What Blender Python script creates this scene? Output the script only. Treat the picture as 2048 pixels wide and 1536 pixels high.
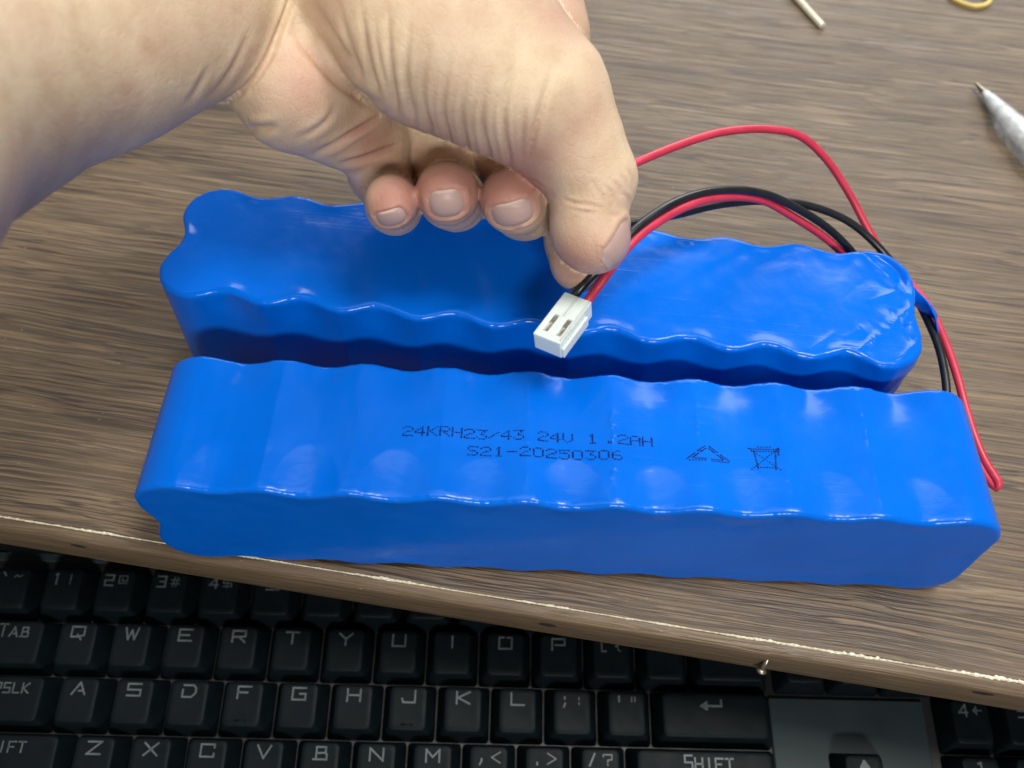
import bpy, math, random
import numpy as np
from mathutils import Vector, Matrix, Euler, noise as mnoise

random.seed(7); np.random.seed(7)
S = 0.001                                   # everything below is written in millimetres
scene = bpy.context.scene
for o in list(bpy.data.objects): bpy.data.objects.remove(o)
col = scene.collection

# ------------------------------------------------------------------ camera
FPX = 1825.0
CT = np.array([98.48, -109.17, 255.55]); CR = (0.60611, -0.02879, 0.03600)
cam = bpy.data.cameras.new('camera'); camo = bpy.data.objects.new('camera', cam); col.objects.link(camo)
camo.location = CT * S; camo.rotation_euler = CR
cam.sensor_width = 36; cam.lens = FPX / 2048 * 36
cam.clip_start = 0.005; cam.clip_end = 50
cam.dof.use_dof = True; cam.dof.focus_distance = 0.262; cam.dof.aperture_fstop = 13
scene.camera = camo
RC = np.array(Euler(CR, 'XYZ').to_matrix())

# ------------------------------------------------------------------ world and lamps (a room lit by ceiling lamps and a window, plus an added overhead fill)
world = bpy.data.worlds.new('World'); scene.world = world; world.use_nodes = True
bg = world.node_tree.nodes['Background']
bg.inputs[0].default_value = (1.0, 0.96, 0.88, 1); bg.inputs[1].default_value = 0.16

def area_lamp(name, loc, target, sx, sy, power, color):
    l = bpy.data.lights.new(name, 'AREA'); l.shape = 'RECTANGLE'; l.size = sx; l.size_y = sy
    l.energy = power; l.color = color
    o = bpy.data.objects.new(name, l); col.objects.link(o); o.location = loc
    o.rotation_euler = (Vector(target) - Vector(loc)).to_track_quat('-Z', 'Y').to_euler()
    return o
area_lamp('ceiling_lamp', (0.66, 0.02, 1.8), (0.1, 0.08, 0), 0.50, 0.40, 23, (1.0, 0.97, 0.90))
area_lamp('added_overhead_fill', (0.2, 0.22, 2.2), (0.2, 0.22, 0), 2.3, 1.35, 20, (1.0, 0.98, 0.95))  # added panel: pale reflections in the film and part of the fill
area_lamp('ceiling_lamp', (0.45, -2.15, 1.55), (0.1, 0.05, 0), 0.60, 0.22, 40, (1.0, 0.97, 0.92))
area_lamp('window_light', (0.55, 2.3, 1.25), (0.1, 0.1, 0), 2.2, 1.2, 50, (0.95, 0.98, 1.0))

scene.view_settings.view_transform = 'Standard'; scene.view_settings.look = 'None'
scene.view_settings.exposure = 0.0; scene.view_settings.gamma = 1.0

# ------------------------------------------------------------------ helpers
def PX(u, v, D):
    """world point (mm) seen at photo pixel (u, v), D mm in front of the camera"""
    return CT + RC @ np.array([(u - 1024) / FPX * D, (768 - v) / FPX * D, -D])

def mesh_obj(name, verts, faces, mat=None, parent=None, smooth=True, scale=S):
    m = bpy.data.meshes.new(name)
    m.from_pydata([tuple(float(c) * scale for c in v) for v in verts], [], [tuple(int(i) for i in f) for f in faces])
    m.update()
    if smooth: m.polygons.foreach_set('use_smooth', [True] * len(m.polygons))
    o = bpy.data.objects.new(name, m); col.objects.link(o)
    if mat: m.materials.append(mat)
    if parent: o.parent = parent
    return o

def empty(name, loc=(0, 0, 0), rot=(0, 0, 0)):
    o = bpy.data.objects.new(name, None); col.objects.link(o)
    o.location = [c * S for c in loc]; o.rotation_euler = rot; o.empty_display_size = .01
    return o

def tag(o, label=None, cat=None, group=None, kind=None):
    if label: o['label'] = label
    if cat: o['category'] = cat
    if group: o['group'] = group
    if kind: o['kind'] = kind
    return o

def bevel(o, w, seg=3):
    b = o.modifiers.new('bevel', 'BEVEL'); b.width = w * S; b.segments = seg; b.limit_method = 'ANGLE'
    return o

def box_vf(x0, x1, y0, y1, z0, z1):
    v = [(x0, y0, z0), (x1, y0, z0), (x1, y1, z0), (x0, y1, z0), (x0, y0, z1), (x1, y0, z1), (x1, y1, z1), (x0, y1, z1)]
    f = [(0, 3, 2, 1), (4, 5, 6, 7), (0, 1, 5, 4), (1, 2, 6, 5), (2, 3, 7, 6), (3, 0, 4, 7)]
    return v, f

def join_vf(parts):
    V = []; F = []
    for v, f in parts:
        n = len(V); V += list(v); F += [tuple(i + n for i in q) for q in f]
    return V, F

def spline(pts, step=1.2):
    P = np.array(pts, float); out = []
    P = np.vstack([2 * P[0] - P[1], P, 2 * P[-1] - P[-2]])
    for i in range(1, len(P) - 2):
        p0, p1, p2, p3 = P[i - 1:i + 3]
        n = max(2, int(np.linalg.norm(p2 - p1) / step))
        t0 = 0; t1 = np.linalg.norm(p1 - p0) ** .5; t2 = t1 + np.linalg.norm(p2 - p1) ** .5; t3 = t2 + np.linalg.norm(p3 - p2) ** .5
        for k in range(n):
            t = t1 + (t2 - t1) * k / n
            a1 = (t1 - t) / (t1 - t0) * p0 + (t - t0) / (t1 - t0) * p1
            a2 = (t2 - t) / (t2 - t1) * p1 + (t - t1) / (t2 - t1) * p2
            a3 = (t3 - t) / (t3 - t2) * p2 + (t - t2) / (t3 - t2) * p3
            b1 = (t2 - t) / (t2 - t0) * a1 + (t - t0) / (t2 - t0) * a2
            b2 = (t3 - t) / (t3 - t1) * a2 + (t - t1) / (t3 - t1) * a3
            out.append((t2 - t) / (t2 - t1) * b1 + (t - t1) / (t2 - t1) * b2)
    out.append(P[-2]); return np.array(out)

def tube_vf(path, r, n=14, cap=True):
    path = np.array(path, float); T = np.gradient(path, axis=0); T /= np.linalg.norm(T, axis=1)[:, None]
    up = np.array([0, 0, 1.0]) if abs(T[0][2]) < .9 else np.array([1.0, 0, 0])
    nrm = np.cross(T[0], up); nrm /= np.linalg.norm(nrm)
    V = []; F = []
    rr = r if hasattr(r, '__len__') else [r] * len(path)
    for i, p in enumerate(path):
        nrm = nrm - T[i] * np.dot(nrm, T[i]); nrm /= np.linalg.norm(nrm); b = np.cross(T[i], nrm)
        for k in range(n):
            a = 2 * math.pi * k / n; V.append(p + rr[i] * (math.cos(a) * nrm + math.sin(a) * b))
    for i in range(len(path) - 1):
        for k in range(n):
            a = i * n + k; b_ = i * n + (k + 1) % n
            F.append((a, a + n, b_ + n, b_)[::-1])
    if cap:
        F.append(tuple(range(n))[::-1]); F.append(tuple(range((len(path) - 1) * n, len(path) * n)))
    return V, F

# ------------------------------------------------------------------ materials
class M:
    def __init__(s, name):
        s.m = bpy.data.materials.new(name); s.m.use_nodes = True; s.t = s.m.node_tree; s.n = s.t.nodes; s.l = s.t.links
        s.b = s.n['Principled BSDF']
    def node(s, typ, **kw):
        n = s.n.new(typ)
        for k, v in kw.items(): setattr(n, k, v)
        return n
    def link(s, a, b): s.l.new(a, b)
    def set(s, **kw):
        for k, v in kw.items():
            s.b.inputs[k.replace('_', ' ')].default_value = (*v, 1) if isinstance(v, tuple) and len(v) == 3 and 'Radius' not in k else v
        return s
    def coord(s, scale=(1, 1, 1), loc=(0, 0, 0)):
        tc = s.node('ShaderNodeTexCoord'); mp = s.node('ShaderNodeMapping')
        mp.inputs['Scale'].default_value = scale; mp.inputs['Location'].default_value = loc
        s.link(tc.outputs['Object'], mp.inputs[0]); return mp.outputs[0]
    def noise(s, vec, scale=1, detail=4, rough=.5, dist=0):
        n = s.node('ShaderNodeTexNoise'); s.link(vec, n.inputs['Vector'])
        n.inputs['Scale'].default_value = scale; n.inputs['Detail'].default_value = detail
        n.inputs['Roughness'].default_value = rough; n.inputs['Distortion'].default_value = dist
        return n.outputs['Fac']
    def ramp(s, fac, stops):
        r = s.node('ShaderNodeValToRGB'); e = r.color_ramp.elements
        while len(e) < len(stops): e.new(.5)
        for el, (p, c) in zip(e, stops):
            el.position = p; el.color = (*c, 1) if len(c) == 3 else c
        s.link(fac, r.inputs[0]); return r.outputs[0]
    def mix(s, a, b, fac, typ='MIX'):
        m = s.node('ShaderNodeMix', data_type='RGBA', blend_type=typ)
        for v, i in ((a, 6), (b, 7), (fac, 0)):
            if hasattr(v, 'is_linked') or hasattr(v, 'links'): s.link(v, m.inputs[i])
            else: m.inputs[i].default_value = (*v, 1) if isinstance(v, tuple) else v
        return m.outputs[2]
    def math(s, op, a, b=0.0):
        m = s.node('ShaderNodeMath', operation=op)
        for v, i in ((a, 0), (b, 1)):
            if hasattr(v, 'links'): s.link(v, m.inputs[i])
            else: m.inputs[i].default_value = v
        return m.outputs[0]
    def bump(s, h, strength, dist):
        b = s.node('ShaderNodeBump'); b.inputs['Strength'].default_value = strength; b.inputs['Distance'].default_value = dist
        s.link(h, b.inputs['Height']); s.link(b.outputs[0], s.b.inputs['Normal']); return b

def wood(name, base_mul=1.0, rough=.42, edge=False):
    w = M(name)
    tc = w.node('ShaderNodeTexCoord'); xyz = tc.outputs['Object']
    def mp(scale, loc=(0, 0, 0), src=xyz):
        m = w.node('ShaderNodeMapping'); m.inputs['Scale'].default_value = scale; m.inputs['Location'].default_value = loc
        w.link(src, m.inputs[0]); return m.outputs[0]
    # slow meander of the grain
    warp = w.node('ShaderNodeTexNoise'); w.link(mp((16, 42, 42)), warp.inputs['Vector']); warp.inputs['Scale'].default_value = 1; warp.inputs['Detail'].default_value = 2
    vs = w.node('ShaderNodeVectorMath', operation='MULTIPLY_ADD')
    w.link(warp.outputs['Color'], vs.inputs[0]); vs.inputs[1].default_value = (0, .0045, .0045); w.link(xyz, vs.inputs[2])
    g = vs.outputs[0]
    lines = w.noise(mp((7, 500, 500), src=g), 1, 2, .5)
    lines2 = w.noise(mp((11, 900, 900), (5, 3, 1), src=g), 1, 2, .5)
    fine = w.noise(mp((60, 1700, 1700), src=g), 1, 3, .6)
    broad = w.noise(mp((5, 30, 30), (3, 1, 0), src=g), 1, 4, .55)
    mask = w.noise(mp((14, 75, 75), (7, 2, 0), src=g), 1, 2, .5)
    T3 = lambda r, g_, b: (r * base_mul, g_ * base_mul, b * base_mul)
    base = w.ramp(broad, [(.30, T3(.150, .102, .060)), (.52, T3(.192, .135, .081)), (.75, T3(.232, .170, .104))])
    def ridge(nf, wd): return w.ramp(w.math('ABSOLUTE', w.math('SUBTRACT', nf, .5)), [(0, (1, 1, 1)), (wd * .45, (.75, .75, .75)), (wd, (0, 0, 0))])
    mk = w.ramp(mask, [(.34, (.6,) * 3), (.56, (1, 1, 1))])
    r1 = w.math('MULTIPLY', ridge(lines, .062), mk)
    r2 = w.math('MULTIPLY', ridge(lines2, .065), w.ramp(mask, [(.40, (1, 1, 1)), (.62, (.55,) * 3)]))
    dm = w.math('MAXIMUM', r1, w.math('MULTIPLY', r2, .62))
    tone = w.ramp(lines, [(.36, (1, 1, 1)), (.56, (0, 0, 0))])
    c0 = w.mix(base, T3(.085, .068, .060), w.math('MULTIPLY', tone, .28))
    c1 = w.mix(c0, T3(.024, .017, .018), w.math('MULTIPLY', dm, .22 if edge else .84))
    lt = w.ramp(lines2, [(.58, (0, 0, 0)), (.74, (1, 1, 1))])
    c2 = w.mix(c1, T3(.32, .25, .165), w.math('MULTIPLY', lt, .40))
    c3 = w.mix(c2, T3(.06, .048, .040), w.math('MULTIPLY', w.ramp(fine, [(.36, (1, 1, 1)), (.5, (0, 0, 0))]), .40))
    fleck = w.ramp(w.noise(mp((380, 900, 900)), 1, 2, .4), [(.745, (0, 0, 0)), (.80, (1, 1, 1))])
    c3 = w.mix(c3, (.42, .37, .30), w.math('MULTIPLY', fleck, .55))
    w.link(c3, w.b.inputs['Base Color'])
    w.link(w.ramp(fine, [(.3, (rough - .06,) * 3), (.7, (rough + .1,) * 3)]), w.b.inputs['Roughness'])
    h = w.math('SUBTRACT', w.math('MULTIPLY', fine, .35), dm)
    w.set(Specular_IOR_Level=.34)
    w.bump(h, .5, .0004)
    return w.m

def simple(name, color, rough=.5, metal=0, spec=.5, var=0.0, vscale=200, bump=0, bscale=800, coat=0):
    s = M(name); s.set(Base_Color=color, Roughness=rough, Metallic=metal, Specular_IOR_Level=spec, Coat_Weight=coat)
    c = s.coord()
    if var:
        n = s.noise(c, vscale, 5, .6)
        lo = tuple(x * (1 - var) for x in color); hi = tuple(min(1, x * (1 + var)) for x in color)
        s.link(s.ramp(n, [(.3, lo), (.7, hi)]), s.b.inputs['Base Color'])
        s.link(s.ramp(n, [(.3, (max(.02, rough - .08),) * 3), (.7, (rough + .08,) * 3)]), s.b.inputs['Roughness'])
    if bump: s.bump(s.noise(c, bscale, 4, .6), bump, .0004)
    return s.m

def film(name):
    f = M(name); c = f.coord()
    n = f.noise(c, 22, 3, .5)
    f.link(f.ramp(n, [(.3, (.0, .110, .58)), (.7, (.0, .132, .68))]), f.b.inputs['Base Color'])
    f.set(Specular_IOR_Level=.27, IOR=1.46)
    f.link(f.ramp(f.noise(c, 90, 4, .6), [(.3, (.13,) * 3), (.75, (.27,) * 3)]), f.b.inputs['Roughness'])
    h = f.math('ADD', f.math('MULTIPLY', f.noise(c, 75, 3, .5, .6), 1.0), f.math('MULTIPLY', f.noise(c, 420, 3, .55), .12))
    st_ = f.noise(f.coord((12, 420, 420)), 1, 3, .6)
    h = f.math('ADD', h, f.math('MULTIPLY', f.ramp(st_, [(.60, (0, 0, 0)), (.66, (1, 1, 1)), (.72, (0, 0, 0))]), .06))
    f.bump(h, .16, .0012)
    return f.m

MAT = dict(
    wood=wood('desk_laminate'), edge=wood('desk_edging', .92, .36, True), tray=wood('tray_laminate', .6, .5),
    chip=simple('exposed_chipboard', (.70, .65, .50), .75, var=.45, vscale=900, bump=.6),
    film=film('blue_shrink_film'),
    ink=simple('printing_ink', (.002, .012, .095), .6, spec=.1),
    red=simple('red_wire_pvc', (.50, .030, .066), .40, var=.12, vscale=160, bump=.08, bscale=1500),
    black=simple('black_wire_pvc', (.010, .012, .014), .33, var=.2, vscale=160, bump=.05, bscale=1500),
    nylon=None,
    tin=simple('tinned_contact', (.70, .70, .68), .28, metal=.9, var=.15, vscale=900),
    key=simple('keycap_plastic', (.0034, .0062, .0082), .50, spec=.10, var=.18, vscale=120, bump=.10, bscale=5200),
    plate=simple('keyboard_plate', (.022, .034, .038), .5, metal=.0, spec=.2, var=.10, vscale=40, bump=.06, bscale=3000),
    case=simple('keyboard_case', (.006, .007, .008), .5, var=.2, vscale=80),
    legend=simple('legend_print', (.062, .078, .086), .5, var=.4, vscale=260),
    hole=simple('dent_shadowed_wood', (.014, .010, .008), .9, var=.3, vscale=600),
    steel=simple('nail_steel', (.30, .27, .22), .35, metal=.9, var=.3, vscale=700),
    rod=simple('brass_plated_rod', (.80, .76, .58), .30, metal=.35, var=.08, vscale=300),
    rubber=simple('yellow_rubber', (.62, .47, .13), .45, var=.15, vscale=200),
    pen=simple('pen_white_plastic', (.70, .74, .75), .20, var=.25, vscale=330, bump=1.0, bscale=330),
)
ny = M('translucent_nylon'); ny.set(Base_Color=(.68, .78, .75), Roughness=.32, Subsurface_Weight=.55, Subsurface_Scale=.002, Specular_IOR_Level=.5)
ny.b.inputs['Subsurface Radius'].default_value = (1, 1, 1)
ny.bump(ny.noise(ny.coord(), 900, 3, .5), .08, .0003); MAT['nylon'] = ny.m

# ------------------------------------------------------------------ desk
EA, EB = 3.906, -0.12165                                 # front edge of the desk top: y = EA + EB*x
DROT = math.atan(EB)
desk = empty('desk', (98, EA + EB * 98, 0), (0, 0, DROT))
tag(desk, 'brown wood grain laminate desk top with chipped front edge', 'desk', kind='structure')
T = 15.2
v, f = box_vf(-520, 620, 0.0, 640, -T, 0)
top = mesh_obj('desk_top', v, f, MAT['wood'], desk, smooth=False)
# rounded edging strip along the front, butted against the slab
prof = []
R_ = 3.2
for k in range(9):
    a = math.pi / 2 + math.pi / 2 * k / 8
    prof.append((R_ * math.cos(a), -.35 - R_ + R_ * math.sin(a)))
prof += [(-R_, -T + 1.0), (-R_ + 1.0, -T), (-.02, -T)]
prof = [(-.02, -.35)] + prof
V = []; F = []
xs = np.linspace(-520, 620, 230)
for x in xs:
    for (py, pz) in prof: V.append((x, py, pz))
n = len(prof)
for i in range(len(xs) - 1):
    for k in range(n - 1):
        a = i * n + k; F.append((a, a + 1, a + n + 1, a + n))
edging = mesh_obj('edge_banding', V, F, MAT['edge'], desk)
# ragged pale chips where the laminate broke away along the edge
rng = np.random.RandomState(3)
V = []; F = []
xs = np.arange(-260, 300, .42)
amp = .0
for i, x in enumerate(xs):
    env = .10 + 1.1 * max(0, mnoise.noise(Vector((x * .045, 3.1, 0))) + .12) + .5 * max(0, mnoise.noise(Vector((x * .16, 9.7, 0))))
    if x > -40: env *= 1.0 + .55 * min(1, (x + 40) / 120)
    if x > 120: env += .9 * math.exp(-((x - 145) / 14) ** 2)
    env *= .5
    a = env * (.35 + 1.7 * max(0, mnoise.noise(Vector((x * .7, .3, 0)))) + .5 * rng.rand())
    b = env * (.15 + .8 * abs(mnoise.noise(Vector((x * .8, 7.3, 0)))))
    z1 = .05 + .45 * abs(mnoise.noise(Vector((x * 1.1, 1.3, 0)))) * env
    V += [(x, a, .03), (x, a * .45, z1 + .05), (x, -b * .3, z1 * .6), (x, -b - .12, -.34)]
for i in range(len(xs) - 1):
    for k in range(3):
        a = i * 4 + k; F.append((a, a + 1, a + 5, a + 4)[::-1])
chips = mesh_obj('chipped_edge', V, F, MAT['chip'], desk, smooth=False)

def desk_local(P):                                       # world mm -> desk local mm
    c, s = math.cos(-DROT), math.sin(-DROT); x, y = P[0] - 98, P[1] - (EA + EB * 98)
    return np.array([c * x - s * y, s * x + c * y, P[2]])
def ray_plane(u, v, n, p0):
    d = RC @ np.array([(u - 1024) / FPX, (768 - v) / FPX, -1.0]); n = np.array(n, float)
    return CT + d * (np.dot(np.array(p0) - CT, n) / np.dot(d, n))
EN = np.array([EB, -1, 0]) / math.hypot(EB, 1)
def on_edge(u, v): return desk_local(ray_plane(u, v, EN, np.array([0, EA, 0]) + EN * R_))
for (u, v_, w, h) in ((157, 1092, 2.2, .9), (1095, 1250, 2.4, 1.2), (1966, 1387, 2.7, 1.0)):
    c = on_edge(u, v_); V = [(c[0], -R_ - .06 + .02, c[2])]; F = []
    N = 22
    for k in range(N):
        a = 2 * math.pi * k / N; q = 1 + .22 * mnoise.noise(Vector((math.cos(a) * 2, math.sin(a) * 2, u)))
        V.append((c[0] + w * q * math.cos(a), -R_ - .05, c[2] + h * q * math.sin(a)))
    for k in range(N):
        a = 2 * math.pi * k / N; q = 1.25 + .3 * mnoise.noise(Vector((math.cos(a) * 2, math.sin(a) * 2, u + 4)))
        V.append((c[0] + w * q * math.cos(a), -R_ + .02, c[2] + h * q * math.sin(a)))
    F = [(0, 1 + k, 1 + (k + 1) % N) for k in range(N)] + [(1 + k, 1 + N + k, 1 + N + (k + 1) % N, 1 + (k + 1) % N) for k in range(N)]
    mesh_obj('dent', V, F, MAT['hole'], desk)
c = on_edge(1525, 1326)
path = [(c[0] + .8, -R_ + .8, c[2] + 2.6), (c[0] + .5, -R_ - .5, c[2] + 1.6), (c[0] + .1, -R_ - 1.3, c[2] + .2), (c[0], -R_ - 1.7, c[2] - .7)]
v1 = tube_vf(spline(path, .3), .85, 10)
v2 = tube_vf([(c[0], -R_ - 1.5, c[2] - .5), (c[0] - .1, -R_ - 1.9, c[2] - 1.1), (c[0] - .15, -R_ - 2.1, c[2] - 1.5)], [1.2, 1.7, 1.3], 12)
mesh_obj('bent_nail', *join_vf([v1, v2]), MAT['steel'], desk)

# ------------------------------------------------------------------ keyboard tray
tray = empty('keyboard_tray', (98, -60, -104), (0, 0, .02))
tag(tray, 'sliding tray of dark wood laminate under the desk top', 'tray', kind='structure')
mesh_obj('tray_board', *box_vf(-420, 460, -190, 330, -14, 0), MAT['tray'], tray, smooth=False)

# ------------------------------------------------------------------ keyboard
U = 19.05
KO = (-56.97, -12.74, -68.2); KR = (.13574, 0, .01986)
kb = empty('keyboard', KO, KR)
tag(kb, 'black mechanical keyboard with grey legends on the tray below the desk', 'keyboard')

def rrect(x0, x1, y0, y1, r, n=4):
    P = []
    for cx, cy, a0 in ((x1 - r, y1 - r, 0), (x0 + r, y1 - r, 90), (x0 + r, y0 + r, 180), (x1 - r, y0 + r, 270)):
        for k in range(n + 1):
            a = math.radians(a0 + 90 * k / n); P.append((cx + r * math.cos(a), cy + r * math.sin(a)))
    return P
def keycap_vf(wu):
    """origin: front left corner of the key top; top surface at z=0"""
    ww = (wu - 1) * U
    tw, th = 12.5 + ww, 14.2
    rings = [(rrect(-3.0, tw + 3.0, -3.0, th + 1.5, 1.2), -9.2), (rrect(-2.8, tw + 2.8, -2.8, th + 1.2, 1.3), -7.6),
             (rrect(-.35, tw + .35, -.42, th + .35, 1.9), -.75), (rrect(-.1, tw + .1, -.12, th + .1, 1.8), -.22),
             (rrect(.28, tw - .28, .25, th - .28, 1.6), -.02), (rrect(1.6, tw - 1.6, 1.6, th - 1.6, 1.2), -.05), (rrect(3.2, tw - 3.2, 3.2, th - 3.2, .9), -.10), (rrect(5.0, tw - 5.0, 5.0, th - 5.0, .6), -.13)]
    V = []; F = []
    n = len(rings[0][0])
    for pts, z in rings: V += [(x, y, z) for x, y in pts]
    for i in range(len(rings) - 1):
        for k in range(n):
            a = i * n + k; b = i * n + (k + 1) % n; F.append((a, b, b + n, a + n))
    F.append(tuple(range((len(rings) - 1) * n, len(rings) * n)))
    return V, F
keymesh = {}
def keycap(i, row, wu=1.0, dz=0.0):
    if wu not in keymesh:
        o = mesh_obj('keycap', *keycap_vf(wu), MAT['key'], kb); keymesh[wu] = o.data
    else:
        o = bpy.data.objects.new('keycap', keymesh[wu]); col.objects.link(o); o.parent = kb
    o.location = (i * U * S, row * U * S, dz * S); return o

# stroke letters on a 1 x 1 cell
G = {
 'Q': [[(0, 0.1), (0, 1), (1, 1), (1, .25), (.6, .12), (0, .1)], [(.5, .3), (.8, -.12)]], 'W': [[(0, 1), (.25, 0), (.5, .8), (.75, 0), (1, 1)]], 'E': [[(1, 1), (0, 1), (0, 0), (1, 0)], [(0, .5), (.8, .5)]],
 'R': [[(0, 0), (0, 1), (1, 1), (1, .5), (.1, .45)], [(.5, .45), (1, 0)]], 'T': [[(0, 1), (1, 1)], [(.5, 1), (.5, 0)]], 'Y': [[(0, 1), (.5, .5), (1, 1)], [(.5, .5), (.5, 0)]],
 'U': [[(0, 1), (0, 0), (1, 0), (1, 1)]], 'I': [[(.5, 1), (.5, 0)]], 'O': [[(.35, 1), (0, 1), (0, 0), (1, 0), (1, 1), (.65, 1)]], 'P': [[(0, 0), (0, 1), (1, 1), (1, .45), (.25, .45)]],
 'A': [[(0, 0), (.55, 1), (1, 0)], [(.5, .3), (.85, .3)]], 'S': [[(1, 1), (0, 1), (0, .5), (1, .5), (1, 0), (0, 0)]], 'D': [[(0, .6), (0, 0), (.7, 0), (1, .35), (1, .75), (.8, 1), (.05, 1)]],
 'F': [[(0, 0), (0, 1), (1, 1)], [(0, .5), (.75, .5)]], 'G': [[(1, 1), (0, 1), (0, 0), (1, 0), (1, .5), (.55, .5)]], 'H': [[(0, 0), (0, 1)], [(1, 0), (1, 1)], [(0, .5), (1, .5)]],
 'J': [[(1, 1), (1, 0), (.1, 0), (0, .3)]], 'K': [[(0, 0), (0, 1)], [(1, 1), (.1, .5), (1, 0)]], 'L': [[(0, 1), (0, 0), (1, 0)]],
 'Z': [[(0, 1), (1, 1), (0, 0), (1, 0)]], 'X': [[(0, 0), (1, 1)], [(0, 1), (1, 0)]], 'C': [[(1, .75), (1, 1), (0, 1), (0, 0), (1, 0), (1, .25)]], 'V': [[(0, 1), (.5, 0), (1, 1)]],
 'B': [[(.2, 0), (.2, 1), (.9, 1), (.9, .55), (.2, .5)], [(.9, .5), (1, .4), (1, 0), (0, 0)]], 'N': [[(0, 0), (0, 1), (1, 0), (1, 1)]], 'M': [[(0, 0), (0, 1), (.5, .4), (1, 1), (1, 0)]],
 '1': [[(.3, .9), (.5, 1), (.5, 0)]], '2': [[(0, 1), (1, 1), (1, .5), (0, .5), (0, 0), (1, 0)]], '3': [[(0, 1), (1, 1), (1, 0), (0, 0)], [(.3, .5), (1, .5)]], '4': [[(.8, 0), (.8, 1), (0, .3), (1, .3)]],
 '5': [[(1, 1), (0, 1), (0, .55), (1, .5), (1, 0), (0, 0)]], '6': [[(1, 1), (0, 1), (0, 0), (1, 0), (1, .5), (0, .5)]], '7': [[(0, 1), (1, 1), (.4, 0)]], '8': [[(0, 0), (0, 1), (1, 1), (1, 0), (0, 0)], [(0, .5), (1, .5)]],
 '!': [[(.5, 1), (.5, .35)], [(.5, .12), (.5, 0)]], '@': [[(1, .2), (0, .2), (0, 1), (1, 1), (1, .45), (.4, .45), (.4, .75)]], '#': [[(.2, 0), (.4, 1)], [(.6, 0), (.8, 1)], [(0, .3), (1, .3)], [(0, .7), (1, .7)]],
 '$': [[(1, .85), (0, .85), (0, .5), (1, .5), (1, .15), (0, .15)], [(.5, 1), (.5, 0)]], ';': [[(.5, .8), (.5, .65)], [(.55, .25), (.4, -.05)]], ':': [[(.5, .8), (.5, .62)], [(.5, .3), (.5, .12)]],
 "'": [[(.5, 1), (.5, .55)]], '"': [[(.3, 1), (.3, .55)], [(.7, 1), (.7, .55)]], ',': [[(.55, .35), (.55, .2), (.35, -.1)]], '<': [[(1, 1), (0, .5), (1, 0)]], '.': [[(.5, .15), (.5, 0)]], '>': [[(0, 1), (1, .5), (0, 0)]],
 '/': [[(.1, 0), (.7, 1)]], '?': [[(0, .8), (0, 1), (1, 1), (1, .55), (.5, .5), (.5, .3)], [(.5, .1), (.5, 0)]], '[': [[(.7, 1), (.2, 1), (.2, 0), (.7, 0)]], '{': [[(.8, 1), (.5, .9), (.5, .6), (.2, .5), (.5, .4), (.5, .1), (.8, 0)]],
 'up': [[(.5, 0), (.5, .75)], [(.12, .55), (.5, 1), (.88, .55), (.12, .55)]], 'left': [[(1, .5), (.2, .5)], [(.4, .9), (0, .5), (.4, .1), (.4, .9)]], 'enter': [[(1, .95), (1, .4), (.2, .4)], [(.26, .72), (0, .4), (.26, .08), (.26, .72)]],
 '`': [[(.3, 1), (.6, .7)]], '~': [[(0, .6), (.3, .8), (.6, .6), (.95, .8)]],
}
def stroke_vf(name, x, y, w, h, t, z=.06):
    V = []; F = []
    for line in G[name]:
        P = [np.array((x + a * w, y + b * h)) for a, b in line]
        for i, (a, b) in enumerate(zip(P, P[1:])):
            d = b - a; L = np.linalg.norm(d); d /= L; n = np.array((-d[1], d[0])) * t / 2; e = d * t * .48
            k = len(V); zz = z + .004 * i
            V += [(*(a - e + n), zz), (*(a - e - n), zz), (*(b + e - n), zz), (*(b + e + n), zz)]; F.append((k, k + 1, k + 2, k + 3))
    return V, F
def legend(key, parts):
    V, F = join_vf([stroke_vf(*p) for p in parts])
    o = mesh_obj('legend', V, F, MAT['legend'], key, smooth=False)
    return o
LY = 8.9                                                  # baseline of the letters on the cap
def letter_key(ch, i, row, second=None, wide=1.0):
    k = keycap(i, row, wide)
    if second: legend(k, [(ch, 2.2, LY, 2.9, 3.8, .62), (second, 7.2, LY + .2, 2.9, 3.4, .42)])
    else: legend(k, [(ch, 4.0, LY, 4.5, 3.9, .62)])
    return k
for i, c_ in enumerate('QWERTYUIOP'): letter_key(c_, i, 0)
letter_key('[', 10, 0, '{'); keycap(11, 0); keycap(12, 0, 1.5)
for i, c_ in enumerate('ASDFGHJKL'):
    k = letter_key(c_, i + .25, -1)
    if c_ in 'FJ': mesh_obj('homing_bar', *tube_vf([(4.2, 1.6, -.12), (8.2, 1.6, -.12)], .34, 8), MAT['key'], k)
letter_key(';', 9.25, -1, ':'); letter_key("'", 10.25, -1, '"')
k = keycap(11.25, -1, 2.25); legend(k, [('enter', 13.5, 8.7, 7.0, 3.6, .75)])
for i, c_ in enumerate('ZXCVBNM'): letter_key(c_, i + .75, -2)
letter_key(',', 7.75, -2, '<'); letter_key('.', 8.75, -2, '>'); letter_key('/', 9.75, -2, '?')
k = keycap(10.75, -2, 2.75)
legend(k, [(c_, 16.0 + j * 3.5, LY - .4, 2.5, 3.6 if j else 4.4, .62) for j, c_ in enumerate('SHIFT')])
k = keycap(-1.5, -2, 2.25); legend(k, [(c_, 10.5 + j * 3.3, LY, 2.3, 3.3 if j else 4.3, .5) for j, c_ in enumerate('SHIFT')])
k = keycap(-1.5, -1, 1.75); legend(k, [(c_, 4.2 + j * 3.2, LY, 2.1, 3.2 if j else 4.2, .5) for j, c_ in enumerate('CAPSLK')])
k = keycap(-1.5, 0, 1.5); legend(k, [(c_, 7.0 + j * 3.8, LY, 2.7, 3.2 if j else 4.2, .52) for j, c_ in enumerate('TAB')])
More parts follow.
